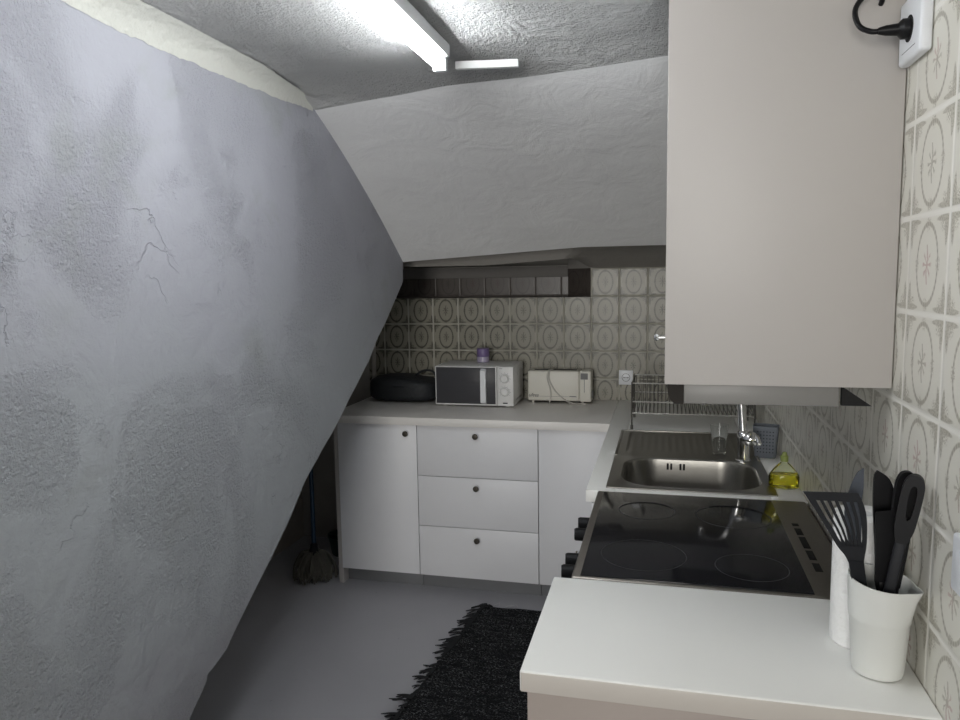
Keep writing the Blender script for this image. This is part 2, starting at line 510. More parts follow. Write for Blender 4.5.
for k in range(N):
    for j in range(3): bm.faces.new((g[k][j], g[k + 1][j], g[k + 1][j + 1], g[k][j + 1]))
struct('trim_1', bm, M['cove'])

# ------------------------------------------------------------------ knobs / fronts
def knob_x(bm, x, y, z, s=1):      # sticks out towards -x
    lathe(bm, [(.005 * s, 0), (.005 * s, -.012 * s), (.012 * s, -.015 * s), (.0135 * s, -.020 * s), (.011 * s, -.026 * s), (.004 * s, -.027 * s)], (x, y, z), 20, 'x')
def knob_y(bm, x, y, z, s=1):      # sticks out towards -y
    lathe(bm, [(.005 * s, 0), (.005 * s, -.012 * s), (.012 * s, -.015 * s), (.0145 * s, -.020 * s), (.012 * s, -.026 * s), (.004 * s, -.027 * s)], (x, y, z), 20, 'y')

X0 = -1.977; ZB, ZT = .086, .837
D0, D1 = -.613, -.595               # fronts of the back run
# --- back run, left unit with one door and a cover panel down to the floor
t = thing('base_cabinet', 'white base cabinet with one wide door, left end of the back run beside the mop', 'cabinet', (X0 + .2, -.3, 0))
bm = B(); box(bm, (X0 - .036, -.60, 0), (X0 - .010, -.012, .840), .001); link('side_panel', bm, M['warm'], t)
bm = B(); box(bm, (X0 - .009, D1, ZB), (X0 + .397, -.012, .839), .001); link('carcass', bm, M['white'], t)
bm = B(); box(bm, (X0 - .009, D0, ZB), (X0 + .404, D1 - .001, ZT), .0015); d = link('door', bm, M['cool'], t)
bm = B(); knob_y(bm, X0 + .353, D0, .795); k = link('knob', bm, M['bronze'], d)
bm = B(); box(bm, (X0 - .009, -.545, 0), (X0 + .399, -.53, ZB - .002), .001); link('plinth', bm, M['plinth'], t)
# --- drawers
xa = X0 + .4
t = thing('drawer_cabinet', 'white base cabinet with three equal drawers, middle of the back run', 'cabinet', (xa + .3, -.3, 0))
bm = B(); box(bm, (xa + .001, D1, ZB), (xa + .599, -.012, .839), .001); link('carcass', bm, M['white'], t)
for i, (z0, z1, zk) in enumerate(((ZT - .2485, ZT, .793), (ZT - .4985, ZT - .2515, .54), (ZB, ZT - .5015, .283))):
    bm = B(); box(bm, (xa + .0075, D0, z0), (xa + .598, D1 - .001, z1), .0015); d = link('drawer', bm, M['cool'], t)
    bm = B(); knob_y(bm, xa + .302, D0, zk); link('knob', bm, M['bronze'], d)
bm = B(); box(bm, (xa + .001, -.545, 0), (xa + .599, -.53, ZB - .002), .001); link('plinth', bm, M['plinth'], t)
# --- corner unit
xb = X0 + 1.0
t = thing('corner_cabinet', 'white corner base cabinet with plain blank front, right end of the back run', 'cabinet', (xb + .17, -.3, 0))
bm = B(); box(bm, (xb + .001, D1, ZB), (-.622, -.012, .839), .001); link('carcass', bm, M['white'], t)
bm = B(); box(bm, (xb + .002, D0, ZB), (-.626, D1 - .001, ZT), .0015); link('front_panel', bm, M['cool'], t)
bm = B(); box(bm, (xb + .001, -.545, 0), (-.602, -.53, ZB - .002), .001); link('plinth', bm, M['plinth'], t)

# --- right run
FX0, FX1 = -.628, -.610
YN, YC1, YC2 = -2.782, -2.376, -1.692
t = thing('base_cabinet', 'white base cabinet in the foreground under the near worktop', 'cabinet', (-.3, -2.58, 0))
bm = B(); box(bm, (-.634, -2.770, 0), (-.004, -2.754, .840), .001); link('side_panel', bm, M['beige'], t)
bm = B(); box(bm, (FX1, -2.753, ZB), (-.004, YC1 - .004, .839), .001); link('carcass', bm, M['white'], t)
bm = B(); box(bm, (FX0, -2.752, ZB), (FX1 - .001, YC1 - .006, ZT), .0015); d = link('door', bm, M['cool'], t)
bm = B(); knob_x(bm, FX0, YC1 - .06, .79); link('knob', bm, M['bronze'], d)
bm = B(); box(bm, (-.56, -2.753, 0), (-.545, YC1 - .004, ZB - .002), .001); link('plinth', bm, M['plinth'], t)
t = thing('sink_cabinet', 'white base cabinet with two doors under the sink', 'cabinet', (-.3, -1.2, 0))
# open topped carcass so that the sink bowl hangs inside it
bm = B()
box(bm, (FX1, YC2 + .004, ZB), (-.004, YC2 + .02, .839), .001); box(bm, (FX1, -.632, ZB), (-.004, -.616, .839), .001)
box(bm, (-.02, YC2 + .02, ZB), (-.004, -.632, .839), .001); box(bm, (FX1, YC2 + .02, ZB), (-.02, -.632, ZB + .016), .001)
box(bm, (FX1, YC2 + .02, .76), (FX1 + .016, -.632, .839), .001)
link('carcass', bm, M['white'], t)
for (y0, y1, yk) in ((YC2 + .006, -1.166, -1.21), (-1.163, -.634, -1.12)):
    bm = B(); box(bm, (FX0, y0, ZB), (FX1 - .001, y1, ZT), .0015); d = link('door', bm, M['cool'], t)
    bm = B(); knob_x(bm, FX0, yk, .79); link('knob', bm, M['bronze'], d)
bm = B(); box(bm, (-.56, YC2 + .004, 0), (-.545, -.66, ZB - .002), .001); link('plinth', bm, M['plinth'], t)

# --- worktops
W = .645
bm = B(); box(bm, (X0 - .046, -.645, .841), (-W - .0015, -.002, H), .002)
tag(link('worktop', bm, M['worktop_back'], loc=(-1.3, -.3, .841)), 'greyish white worktop along the back wall carrying the microwave and toaster', 'worktop')
bm = B(); box(bm, (-W, YN, .841), (-.001, YC1, H), .0035, 3)
tag(link('worktop', bm, M['worktop'], loc=(-.32, -2.58, .841)), 'short white worktop in the foreground carrying the utensil pot', 'worktop')
near_top = [o for o in C.objects if o.get('label', '').startswith('short white worktop')][0]
bm = B(); box(bm, (-W + .002, YN - .0012, .8425), (-.002, YN + .001, H - .003), .0008); link('edge_shade_strip', bm, M['band'], near_top)  # added strip, paints shade on the white worktop's near edge
bm = B()
SY0, SY1, SX0, SX1 = -1.660, -.787, -.586, -.078      # sink flange
hx0, hx1, hy0, hy1 = -.562, -.098, -1.650, -1.235
box(bm, (-W, YC2, .841), (hx0, -.002, H), .002)
box(bm, (hx1, YC2, .841), (-.001, -.002, H), .002)
box(bm, (hx0, YC2, .841), (hx1, hy0, H), .002)
box(bm, (hx0, hy1, .841), (hx1, -.002, H), .002)
# plain top skin so that the four pieces read as one board
tag(link('worktop', bm, M['worktop'], loc=(-.32, -.85, .841)), 'white worktop in the corner with the steel sink let into it', 'worktop')

# ------------------------------------------------------------------ sink
t = thing('sink', 'brushed steel inset sink with ridged drainer in the right worktop', 'sink', (-.33, -1.22, H))
ZF = H + .004
def rrect(cx, cy, hx, hy, r, n=14):
    out = []
    for (sx, sy, a0) in ((1, 1, 0), (-1, 1, PI / 2), (-1, -1, PI), (1, -1, 1.5 * PI)):
        for k in range(n + 1):
            a = a0 + PI / 2 * k / n
            out.append((cx + sx * (hx - r) + r * math.cos(a), cy + sy * (hy - r) + r * math.sin(a)))
    return out
bx, by, bhx, bhy = -.328, -1.452, .213, .182
bm = B()
def ring_at(z, hx, hy, r): return [bm.verts.new((p[0], p[1], z)) for p in rrect(bx, by, hx, hy, r)]
# deck with pressed rim around the bowl
out_pts = rrect(bx - .0035, (SY0 - 1.235) / 2, (SX1 - SX0) / 2, (-1.235 - SY0) / 2, .006)
ro = [bm.verts.new((p[0], p[1], ZF)) for p in out_pts]
r0 = ring_at(ZF, bhx + .012, bhy + .010, .12)
r1 = ring_at(ZF + .003, bhx + .006, bhy + .005, .115)
def bridge(a, b):
    n = len(a)
    for i in range(n):
        j = (i + 1) % n; bm.faces.new((a[i], a[j], b[j], b[i]))
bridge(ro, r0); bridge(r0, r1)
skirt = [bm.verts.new((v.co.x, v.co.y, H + .0006)) for v in ro]; bridge(skirt, ro)
# drainer field with grooves
nxg, nyg = 120, 14
gg = []
for i in range(nxg + 1):
    x = SX0 + (SX1 - SX0) * i / nxg
    row = []
    for j in range(nyg + 1):
        y = -1.235 + (SY1 + 1.235) * j / nyg
        inside = -.545 < x < -.13 and 3 <= j <= nyg - 2
        z = ZF - (.0014 * (.5 + .5 * math.sin((x + .545) / .0265 * 2 * PI)) + .001 if inside else 0)
        row.append(bm.verts.new((x, y, z)))
    gg.append(row)
for i in range(nxg):
    for j in range(nyg): bm.faces.new((gg[i][j], gg[i + 1][j], gg[i + 1][j + 1], gg[i][j + 1]))
edge_loop = [gg[i][nyg] for i in range(nxg + 1)]
dn = [bm.verts.new((v.co.x, v.co.y, H + .0006)) for v in edge_loop]
for i in range(nxg): bm.faces.new((edge_loop[i], edge_loop[i + 1], dn[i + 1], dn[i]))
for col in (gg[0], gg[nxg]):
    dd = [bm.verts.new((v.co.x, v.co.y, H + .0006)) for v in col]
    for j in range(nyg): bm.faces.new((col[j], col[j + 1], dd[j + 1], dd[j]))
# raised border bead
link('drainboard', bm, M['steel'], t)
bm = B()
box(bm, (SX0, SY1 - .012, ZF - .001), (SX1, SY1, ZF + .003), .002)
box(bm, (SX0, -1.235, ZF - .001), (SX0 + .010, SY1 - .012, ZF + .003), .002)
box(bm, (SX1 - .010, -1.235, ZF - .001), (SX1, SY1 - .012, ZF + .003), .002)
link('raised_rim', bm, M['steel'], t)
bm = B()
zs = [(ZF + .003, .006, .115), (ZF - .002, 0, .11), (ZF - .03, -.004, .108), (ZF - .11, -.010, .10), (ZF - .135, -.018, .095), (ZF - .148, -.04, .08), (ZF - .152, -.09, .05)]
rr = [ring_at(z, bhx + o, bhy + o * .9, max(.02, r)) for z, o, r in zs]
for a, b in zip(rr[:-1], rr[1:]): bridge(a, b)
bm.faces.new(rr[-1])
link('basin', bm, M['steel'], t)
for dx in (-.034, -.022, .010, .022):
    bm = B(); box(bm, (-.365 + dx, -1.279, ZF - .036), (-.358 + dx, -1.274, ZF - .014), .001); link('overflow_slot', bm, M['hole'], t)
bm = B(); lathe(bm, [(.045, 0), (.043, .003), (.03, .003), (.028, .001), (.004, .001)], (bx, by, ZF - .1515), 28); link('drain', bm, M['chrome'], t)

# ------------------------------------------------------------------ faucet
fx, fy = -.137, -1.245
t = thing('faucet', 'chrome gooseneck mixer tap standing on the sink edge', 'faucet', (fx, fy, ZF))
bm = B(); lathe(bm, [(.026, 0), (.026, .004), (.022, .008), (.021, .02), (.021, .07), (.0225, .075), (.0225, .10), (.020, .106), (.013, .110)], (fx, fy, ZF), 28); link('body', bm, M['chrome'], t)
bm = B()
pts = [(fx - .002, fy, ZF + .09), (fx - .010, fy + .004, ZF + .20), (fx - .020, fy, ZF + .265), (fx - .045, fy - .01, ZF + .315), (fx - .09, fy - .02, ZF + .315), (fx - .125, fy - .03, ZF + .275), (fx - .132, fy - .032, ZF + .22)]
tube(bm, pts, .0145, 16, 8); link('spout', bm, M['chrome'], t)
bm = B(); lathe(bm, [(.0125, 0), (.0135, .004), (.0135, .022), (.010, .026)], (fx - .132, fy - .032, ZF + .202), 20); link('aerator', bm, M['chrome'], t)
bm = B()
lathe(bm, [(.014, -.012), (.024, .0), (.027, .016), (.022, .030), (.009, .036)], (fx + .008, fy - .014, ZF + .082), 20, 'x')
tube(bm, [(fx + .030, fy - .016, ZF + .094), (fx + .042, fy - .03, ZF + .088), (fx + .046, fy - .05, ZF + .070)], [.010, .009, .006], 10, 5)
link('lever', bm, M['chrome'], t)

# ------------------------------------------------------------------ cooker
t = thing('cooker', 'freestanding cooker with black ceramic hob between the two worktops', 'cooker', (-.32, -2.035, 0))
CY0, CY1 = YC1 + .003, YC2 - .003
CZ = H + .0012
bm = B()
box(bm, (-.60, CY0 + .002, .03), (-.03, CY1 - .002, .845), .003)
for y in (CY0 + .05, CY1 - .05):
    for x in (-.55, -.08): lathe(bm, [(.02, 0), (.02, .032)], (x, y, 0), 14)
link('body', bm, M['steel_dark'], t)
bm = B(); box(bm, (-.608, CY0, .846), (-.008, CY1, CZ), .006, 3); link('top_frame', bm, M['steel_dark'], t)
bm = B(); box(bm, (-.588, CY0 + .010, CZ - .004), (-.104, CY1 - .018, CZ + .0025), .0015); gl = link('ceramic_glass', bm, M['black_glass'], t)
for (x, y, r) in ((-.455, -2.215, .100), (-.215, -2.245, .080), (-.455, -1.875, .078), (-.225, -1.885, .098)):
    bm = B(); lathe(bm, [(r - .0022, 0), (r, .0002), (r - .0001, .0004), (r - .0022, .0004)], (x, y, CZ + .0025), 64, cap=False)
    link('burner_ring', bm, M['ring'], gl)
for y0, y1 in ((-1.925, -1.905), (-1.995, -1.945), (-2.09, -2.01), (-2.165, -2.105), (-2.235, -2.185)):
    bm = B(); box(bm, (-.079, y0, CZ - .001), (-.063, y1, CZ + .0008), .0004); link('vent_slot', bm, M['hole'], t)
bm = B(); box(bm, (-.607, CY0 + .002, .735), (-.5985, CY1 - .002, .844), .003); cp = link('control_panel', bm, M['steel_dark'], t)
for y in (-1.765, -1.862, -2.062, -2.142, -2.232):
    bm = B()
    lathe(bm, [(.023, 0), (.023, -.008), (.019, -.014), (.0185, -.048), (.0165, -.052), (.004, -.052)], (-.607, y, .795), 24, 'x')
    box(bm, (-.6605, y - .0045, .778), (-.65, y + .0045, .812), .002)
    k = link('control_knob', bm, M['black'], t)
bm = B(); box(bm, (-.610, CY0 + .004, .16), (-.601, CY1 - .004, .728), .004); dr = link('oven_door', bm, M['black_glass'], t)
bm = B(); tube(bm, [(-.665, CY0 + .06, .695), (-.665, CY1 - .06, .695)], .009, 12)
for y in (CY0 + .08, CY1 - .08): tube(bm, [(-.628, y, .695), (-.665, y, .695)], .007, 10)
link('handle', bm, M['chrome'], dr)
bm = B(); box(bm, (-.622, CY0 + .004, .035), (-.601, CY1 - .004, .155), .003); link('drawer', bm, M['steel_dark'], t)

# ------------------------------------------------------------------ wall cabinet + hood
UY0, UY1, UZ0, UZ1 = -2.45, -1.72, 1.327, 2.14
t = thing('wall_cabinet', 'tall white wall cabinet hung on the tiled right wall', 'cabinet', (-.2, -2.06, UZ0))
bm = B(); box(bm, (-.411, UY0, UZ0), (-.002, UY0 + .016, UZ1), .0015); link('side_panel', bm, M['warm'], t)
bm = B(); box(bm, (-.386, UY0 + .0165, UZ0), (-.002, UY1, UZ1), .001); link('carcass', bm, M['white'], t)
bm = B(); box(bm, (-.408, UY0 + .0175, UZ0), (-.387, UY1, UZ1), .002); d = link('door', bm, M['edge'], t)
bm = B(); lathe(bm, [(.0035, 0), (.0035, -.016), (.007, -.018), (.0075, -.022), (.005, -.025)], (-.408, -2.35, 1.412), 18, 'x'); link('knob', bm, M['chrome'], d)

t = thing('range_hood', 'slim grey extractor hood under the wall cabinet', 'hood', (-.2, -2.05, 1.286))
HY0, HY1 = -2.435, -1.74
bm = B(); box(bm, (-.374, HY0, 1.287), (-.088, HY1, 1.3265), .002); link('housing', bm, M['hood'], t)
bm = B()
prof = [(-.374, 1.327), (-.404, 1.327), (-.4055, 1.318), (-.404, 1.305), (-.399, 1.294), (-.392, 1.287), (-.374, 1.286)]
prism(bm, [(x, HY0 - .004, z) for x, z in prof], (0, HY1 - HY0 + .006, 0)); link('front_rail', bm, M['hood_dark'], t)
bm = B(); prism(bm, [(-.083, HY0, 1.327), (-.083, HY0, 1.290), (-.030, HY0, 1.290)], (0, .012, 0)); link('rear_bracket', bm, M['hole'], t)
bm = B(); box(bm, (-.36, HY0 + .03, 1.283), (-.1, HY1 - .03, 1.2875), .001); link('grease_filter', bm, M['steel_dark'], t)

# ------------------------------------------------------------------ sockets
def disc_x(bm, x, y, z, r, d, seg=32): lathe(bm, [(r, 0), (r, -d)], (x, y, z), seg, 'x')
sy0, sy1, sz0, sz1 = -2.578, -2.462, 1.896, 2.002
t = thing('wall_socket', 'white surface socket high on the right wall with a black plug in it', 'socket', (0, -2.56, 1.886))
bm = B(); box(bm, (-.020, sy0, sz0), (-.0005, sy1, sz1), .006, 3); pl = link('plate', bm, M['plug_white'], t)
bm = B(); lathe(bm, [(.0215, 0), (.0215, -.0012), (.018, -.0012)], (-.0198, -2.520, 1.947), 32, 'x'); link('recess', bm, M['hole'], t)
bm = B(); box(bm, (-.0206, -2.555, 1.913), (-.0198, -2.485, 1.914), .0002); link('cover_seam', bm, M['greymark'], t)
t = thing('power_cord', 'black cable looping from the high right socket to the wall cabinet', 'cable', (-.06, -2.5, 1.934))
bm = B()
lathe(bm, [(.0165, 0), (.0165, -.010), (.010, -.016), (.0085, -.034), (.0055, -.046)], (-.0215, -2.520, 1.947), 20, 'x'); link('plug', bm, M['black'], t)
bm = B()
tube(bm, [(-.064, -2.520, 1.947), (-.078, -2.518, 1.948), (-.094, -2.51, 1.960), (-.100, -2.50, 1.984), (-.094, -2.49, 2.004), (-.076, -2.48, 2.022), (-.058, -2.47, 2.026), (-.049, -2.462, 2.018), (-.048, -2.4505, 2.012)], .0045, 10, 8)
link('cable', bm, M['black'], t)

t = thing('wall_socket', 'white socket low on the right wall at the photo edge', 'socket', (0, -2.84, 1.09))
bm = B(); box(bm, (-.012, -2.890, 1.092), (-.0005, -2.804, 1.176), .005, 3); link('plate', bm, M['plug_white'], t)
bm = B(); lathe(bm, [(.0275, 0), (.0275, -.003), (.025, -.0045), (.004, -.0046)], (-.0118, -2.847, 1.134), 32, 'x'); link('cover_disc', bm, M['plug_white'], t)

t = thing('wall_socket', 'white square socket on the tiled back wall right of the toaster', 'socket', (-.607, 0, .963))
bm = B(); box(bm, (-.644, -.010, .964), (-.571, -.0005, 1.041), .003, 2); link('plate', bm, M['plug_white'], t)
bm = B(); lathe(bm, [(.0215, 0), (.0215, -.002), (.0195, -.002), (.0190, 0)], (-.607, -.0098, 1.0025), 32, 'y', cap=False)
box(bm, (-.622, -.0115, 1.0015), (-.592, -.010, 1.0035), .0003)
for dx in (-.0095, .0095): lathe(bm, [(.003, 0), (.003, -.0015)], (-.607 + dx, -.0098, 1.0025), 12, 'y')
link('contacts', bm, M['greymark'], t)

# ------------------------------------------------------------------ tube light + trunking
t = thing('ceiling_tube_light', 'lit fluorescent tube lamp on the rough ceiling', 'lamp', (-1.026, -2.4, 2.191))
LX, LY0, LY1 = -1.024, -3.06, -1.883
bm = B(); box(bm, (LX - .019, LY0, 2.154), (LX + .022, LY1, 2.19), .004); link('batten', bm, M['lamp_body'], t)
for y in (LY0, LY1 - .022):
    bm = B(); box(bm, (LX - .024, y, 2.115), (LX + .014, y + .022, 2.154), .004); link('lamp_holder', bm, M['lamp_body'], t)
bm = B(); lathe(bm, [(.013, LY0 + .024), (.013, LY1 - .024)], (LX - .008, 0, 2.132), 20, 'y'); link('tube', bm, M['tube'], t)
bm = B(); prism(bm, [(LX + .010, LY1 + .095, 2.15), (LX + .010, LY1 + .112, 2.15), (LX + .010, LY1 + .112, 2.171), (LX + .010, LY1 + .095, 2.171)], (.180, .03, 0))
tag(link('trunking', bm, M['trunk'], loc=(-0.93, -1.821, 2.18)), 'short white cable trunking beside the end of the tube lamp', 'trunking')

# ------------------------------------------------------------------ things on the back worktop
def text_mesh(name, body, size, m, parent, loc, rx=PI / 2, shear=0, rz=0, bold=0):
    cu = bpy.data.curves.new('txt', 'FONT'); cu.body = body; cu.size = size; cu.shear = shear; cu.extrude = .0004; cu.offset = bold
    cu.align_x = 'CENTER'; cu.align_y = 'CENTER'
    o = bpy.data.objects.new('txt', cu); C.objects.link(o)
    dg = bpy.context.evaluated_depsgraph_get()
    me = bpy.data.meshes.new_from_object(o.evaluated_get(dg))
    C.objects.unlink(o); bpy.data.objects.remove(o)
    b = bmesh.new(); b.from_mesh(me); bpy.data.meshes.remove(me)
    b.transform(Matrix.Translation(loc) @ Matrix.Rotation(rz, 4, 'Z') @ Matrix.Rotation(rx, 4, 'X'))
    return link(name, b, m, parent, smooth=False)

t = thing('microwave', 'white microwave oven with dark door and two dials on the back worktop', 'microwave', (-1.355, -.18, H))
mx0, mx1, my0, my1, mz0, mz1 = -1.563, -1.150, -.305, -.06, H + .008, 1.090
bm = B(); box(bm, (mx0, my0, mz0), (mx1, my1, mz1), .005)
for x in (mx0 + .04, mx1 - .04):
    for y in (my0 + .03, my1 - .03): lathe(bm, [(.012, 0), (.012, .011)], (x, y, H + .0002), 12)
link('body', bm, M['mw'], t)
bm = B(); box(bm, (mx0, my0 - .016, mz0 + .001), (-1.237, my0 - .0005, mz1 - .001), .004); dr = link('door', bm, M['mw'], t)
bm = B(); box(bm, (mx0 + .006, my0 - .0185, mz0 + .009), (-1.243, my0 - .0155, mz1 - .006), .001); link('window', bm, M['mw_glass'], dr)
bm = B(); prism(bm, [(-1.318, my0 - .018, mz0 + .012), (-1.289, my0 - .018, mz0 + .012), (-1.289, my0 - .036, mz0 + .018), (-1.289, my0 - .036, mz1 - .022), (-1.289, my0 - .018, mz1 - .014), (-1.318, my0 - .018, mz1 - .014), (-1.318, my0 - .034, mz1 - .022), (-1.318, my0 - .034, mz0 + .018)][:1] and [(-1.318, my0 - .018, mz0 + .012), (-1.318, my0 - .036, mz0 + .020), (-1.318, my0 - .036, mz1 - .022), (-1.318, my0 - .018, mz1 - .012)], (.028, 0, 0)); link('handle', bm, M['plug_white'], dr)
bm = B(); box(bm, (-1.234, my0 - .016, mz0 + .001), (mx1, my0 - .0005, mz1 - .001), .003); cp = link('control_panel', bm, M['mw'], t)
for z in (1.030, .962):
    bm = B(); lathe(bm, [(.0225, 0), (.0225, -.002), (.0195, -.003), (.018, -.014), (.016, -.016), (.003, -.016)], (-1.194, my0 - .016, z), 28, 'y'); k = link('dial', bm, M['mw'], t)
    bm = B(); lathe(bm, [(.0238, 0), (.0238, -.0008), (.0220, -.0008)], (-1.194, my0 - .0161, z), 32, 'y', cap=False)
    for q in range(9):
        a = PI * (-.2 + 1.4 * q / 8); box(bm, (-1.194 + .029 * math.cos(a) - .0012, my0 - .0170, z + .029 * math.sin(a) - .0012), (-1.194 + .029 * math.cos(a) + .0012, my0 - .0160, z + .029 * math.sin(a) + .0012), 0)
    link('dial_scale', bm, M['greymark'], k)
bm = B(); box(bm, (-1.205, my0 - .0168, .900), (-1.181, my0 - .0160, .9060), 0); link('maker_mark', bm, M['black'], t)
bm = B(); box(bm, (-1.222, my0 - .0168, 1.079), (-1.206, my0 - .0160, 1.081), 0); link('panel_print', bm, M['greymark'], t)
bm = B()
for q in range(5): box(bm, (mx1 - .0005, my0 + .06 + q * .03, mz0 + .02), (mx1 + .0006, my0 + .075 + q * .03, mz0 + .03), 0)
link('side_vents', bm, M['greymark'], t)

t = thing('candle_jar', 'small purple jar standing on top of the microwave', 'jar', (-1.352, -.13, mz1))
bm = B(); lathe(bm, [(.030, 0), (.033, .003), (.033, .028), (.0325, .030)], (-1.352, -.13, mz1 + .0005), 28); link('base', bm, M['lilac'], t)
bm = B(); lathe(bm, [(.0325, .030), (.0335, .032), (.0335, .070), (.031, .074), (.006, .0745)], (-1.352, -.13, mz1 + .001), 28); link('body', bm, M['purple'], t)

t = thing('toaster', 'cream long slot toaster on the back worktop right of the microwave', 'toaster', (-.943, -.1, H))
tx0, tx1, ty0, ty1, tz0, tz1 = -1.108, -.776, -.150, -.040, H + .012, 1.050
bm = B(); box(bm, (tx0, ty0, tz0), (tx1 - .062, ty1, tz1), .010, 3); link('body', bm, M['cream'], t)
bm = B(); box(bm, (tx1 - .0615, ty0 - .001, tz0 - .002), (tx1, ty1, tz1), .008, 3); link('end_housing', bm, M['cream'], t)
for x in (tx0 + .026, tx1 - .045):
    for y in (ty0 + .015, ty1 - .015):
        bm = B(); lathe(bm, [(.006, 0), (.007, .016)], (x, y, H + .0002), 12); link('foot', bm, M['cream'], t)
bm = B(); box(bm, (tx1 - .054, ty0 - .006, 1.008), (tx1 - .017, ty0 - .0005, 1.040), .002); link('lever', bm, M['greymark'], t)
bm = B(); box(bm, (tx1 - .0365, ty0 - .0018, .940), (tx1 - .0335, ty0 - .0008, 1.007), .0003); link('lever_slot', bm, M['greymark'], t)
bm = B(); box(bm, (tx0 + .03, -.112, tz1 - .002), (tx1 - .08, -.078, tz1 + .001), .0005); link('bread_slot', bm, M['hole'], t)
bm = B(); lathe(bm, [(.016, 0), (.015, .007), (.004, .008)], (tx1 - .0003, -.105, .925), 20, 'x', sy=1.3); link('browning_dial', bm, M['greymark'], t)
bm = B(); box(bm, (tx0 + .045, ty0 - .0007, .9150), (tx1 - .072, ty0 + .0003, .9163), 0); box(bm, (tx1 - .112, ty0 - .0008, .9145), (tx1 - .078, ty0 + .0003, .9195), 0); link('trim_line', bm, M['greymark'], t)
text_mesh('lettering', 'ufesa', .026, M['black'], t, (tx0 + .030, ty0 - .0004, .921), shear=.35)
bm = B(); yy = ty0 - .0052
tube(bm, [(-.985, -.06, tz1 + .004), (-.99, -.12, tz1 + .004), (-.997, yy + .003, tz1 + .001), (-1.003, yy, 1.025), (-1.001, yy, 1.0), (-.990, yy, .965), (-.985, yy, .93), (-.988, yy, .90), (-.992, yy - .002, H + .004)], .0035, 8, 6)
link('cable', bm, M['cream_wire'], t)
bm = B()
tube(bm, [(-.975, -.06, tz1 + .004), (-.98, -.12, tz1 + .004), (-.989, yy + .003, tz1 + .001), (-.995, yy, 1.015), (-.985, yy, .985), (-.965, yy, .950), (-.935, yy, .918), (-.905, yy - .001, .896), (-.87, yy - .004, H + .005), (-.83, yy - .012, H + .004), (-.80, yy - .006, H + .004)], .0035, 8, 6)
link('cable', bm, M['cream_wire'], t)

# black bag
t = thing('black_bag', 'low black rounded bag on the back worktop left of the microwave', 'bag', (-1.785, -.16, H))
bm = B()
bmesh.ops.create_uvsphere(bm, u_segments=40, v_segments=24, radius=1)
for v in bm.verts:
    p = v.co.copy()
    f = lambda c, e: math.copysign(abs(c) ** e, c)
    x, y, z = f(p.x, .6), f(p.y, .6), f(p.z, .42)
    n = noise.noise(p * 2.5) * .05
    z2 = (z + 1) / 2 * (.140 - .02 * max(0, x))
    v.co = (-1.785 + x * (.192 + n * .05), -.160 + y * .112 * (1 + n * .4), H + .0005 + max(0, z2 * (1 + n)))
link('body', bm, M['black_soft'], t)
bm = B(); tube(bm, [(-1.735, -.15, 1.006), (-1.70, -.15, 1.034), (-1.66, -.15, 1.044), (-1.625, -.15, 1.034), (-1.605, -.15, .994)], .006, 8, 6); link('handle', bm, M['black_soft'], t)
bm = B(); tube(bm, [(-1.972, -.16, .955), (-1.9, -.245, .965), (-1.785, -.271, .968), (-1.68, -.245, .965), (-1.60, -.17, .955)], .0035, 6, 8); link('zip', bm, M['charcoal'], t)

# conduit in the dark corner
bm = B(); tube(bm, [(-2.025, -.014, H + .001), (-2.025, -.014, 1.25)], .013, 14)
struct('trim_3', bm, M['pipe'])

# ------------------------------------------------------------------ dish rack
t = thing('dish_rack', 'steel wire dish rack in the corner behind the sink', 'dish rack', (-.32, -.6, H))
rx0, rx1, ry0, ry1 = -.545, -.045, -.745, -.47
zt, zm, zb_ = 1.080, 1.000, .950
bm = B()
for z in (zt, zm):
    tube(bm, [(rx0, ry0, z), (rx1, ry0, z), (rx1, ry1, z), (rx0, ry1, z), (rx0, ry0, z)], .0028, 8)
tube(bm, [(rx0, ry0, zb_), (rx1, ry0, zb_), (rx1, ry1, zb_), (rx0, ry1, zb_), (rx0, ry0, zb_)], .0032, 8)
link('rail', bm, M['rail'], t)
for (x, y) in ((rx0, ry0), (rx1, ry0), (rx0, ry1), (rx1, ry1)):
    bm = B(); tube(bm, [(x, y, zt + .004), (x, y, H + .012)], .0036, 8); lathe(bm, [(.006, 0), (.006, .018)], (x, y, H + .0003), 12); link('leg', bm, M['wire'], t)
n = 30
for k in range(n):
    x = rx0 + (rx1 - rx0) * (k + .5) / n
    bm = B(); tube(bm, [(x, ry0, zt), (x, ry0, zb_), (x, ry0 + .09, zb_ - .002), (x, ry1 - .09, zb_ - .002), (x, ry1, zb_), (x, ry1, zt)], .0021, 6)
    link('wire', bm, M['wire'], t)
for k in range(6):
    y = ry0 + (ry1 - ry0) * (k + .5) / 6
    for x in (rx0, rx1):
        bm = B(); tube(bm, [(x, y, zt), (x, y, zb_)], .0021, 6); link('end_wire', bm, M['wire'], t)

# ------------------------------------------------------------------ by the sink
bm = B()
gx, gy = -.2125, -1.150
zg = ZF - .0028
lathe(bm, [(.021, 0), (.022, .002), (.0325, .110), (.0315, .110), (.0215, .008), (.002, .0075)], (gx, gy, zg + .0005), 36)
tag(link('drinking_glass', bm, M['glass'], loc=(gx, gy, zg)), 'clear glass tumbler standing on the steel drainer', 'glass')

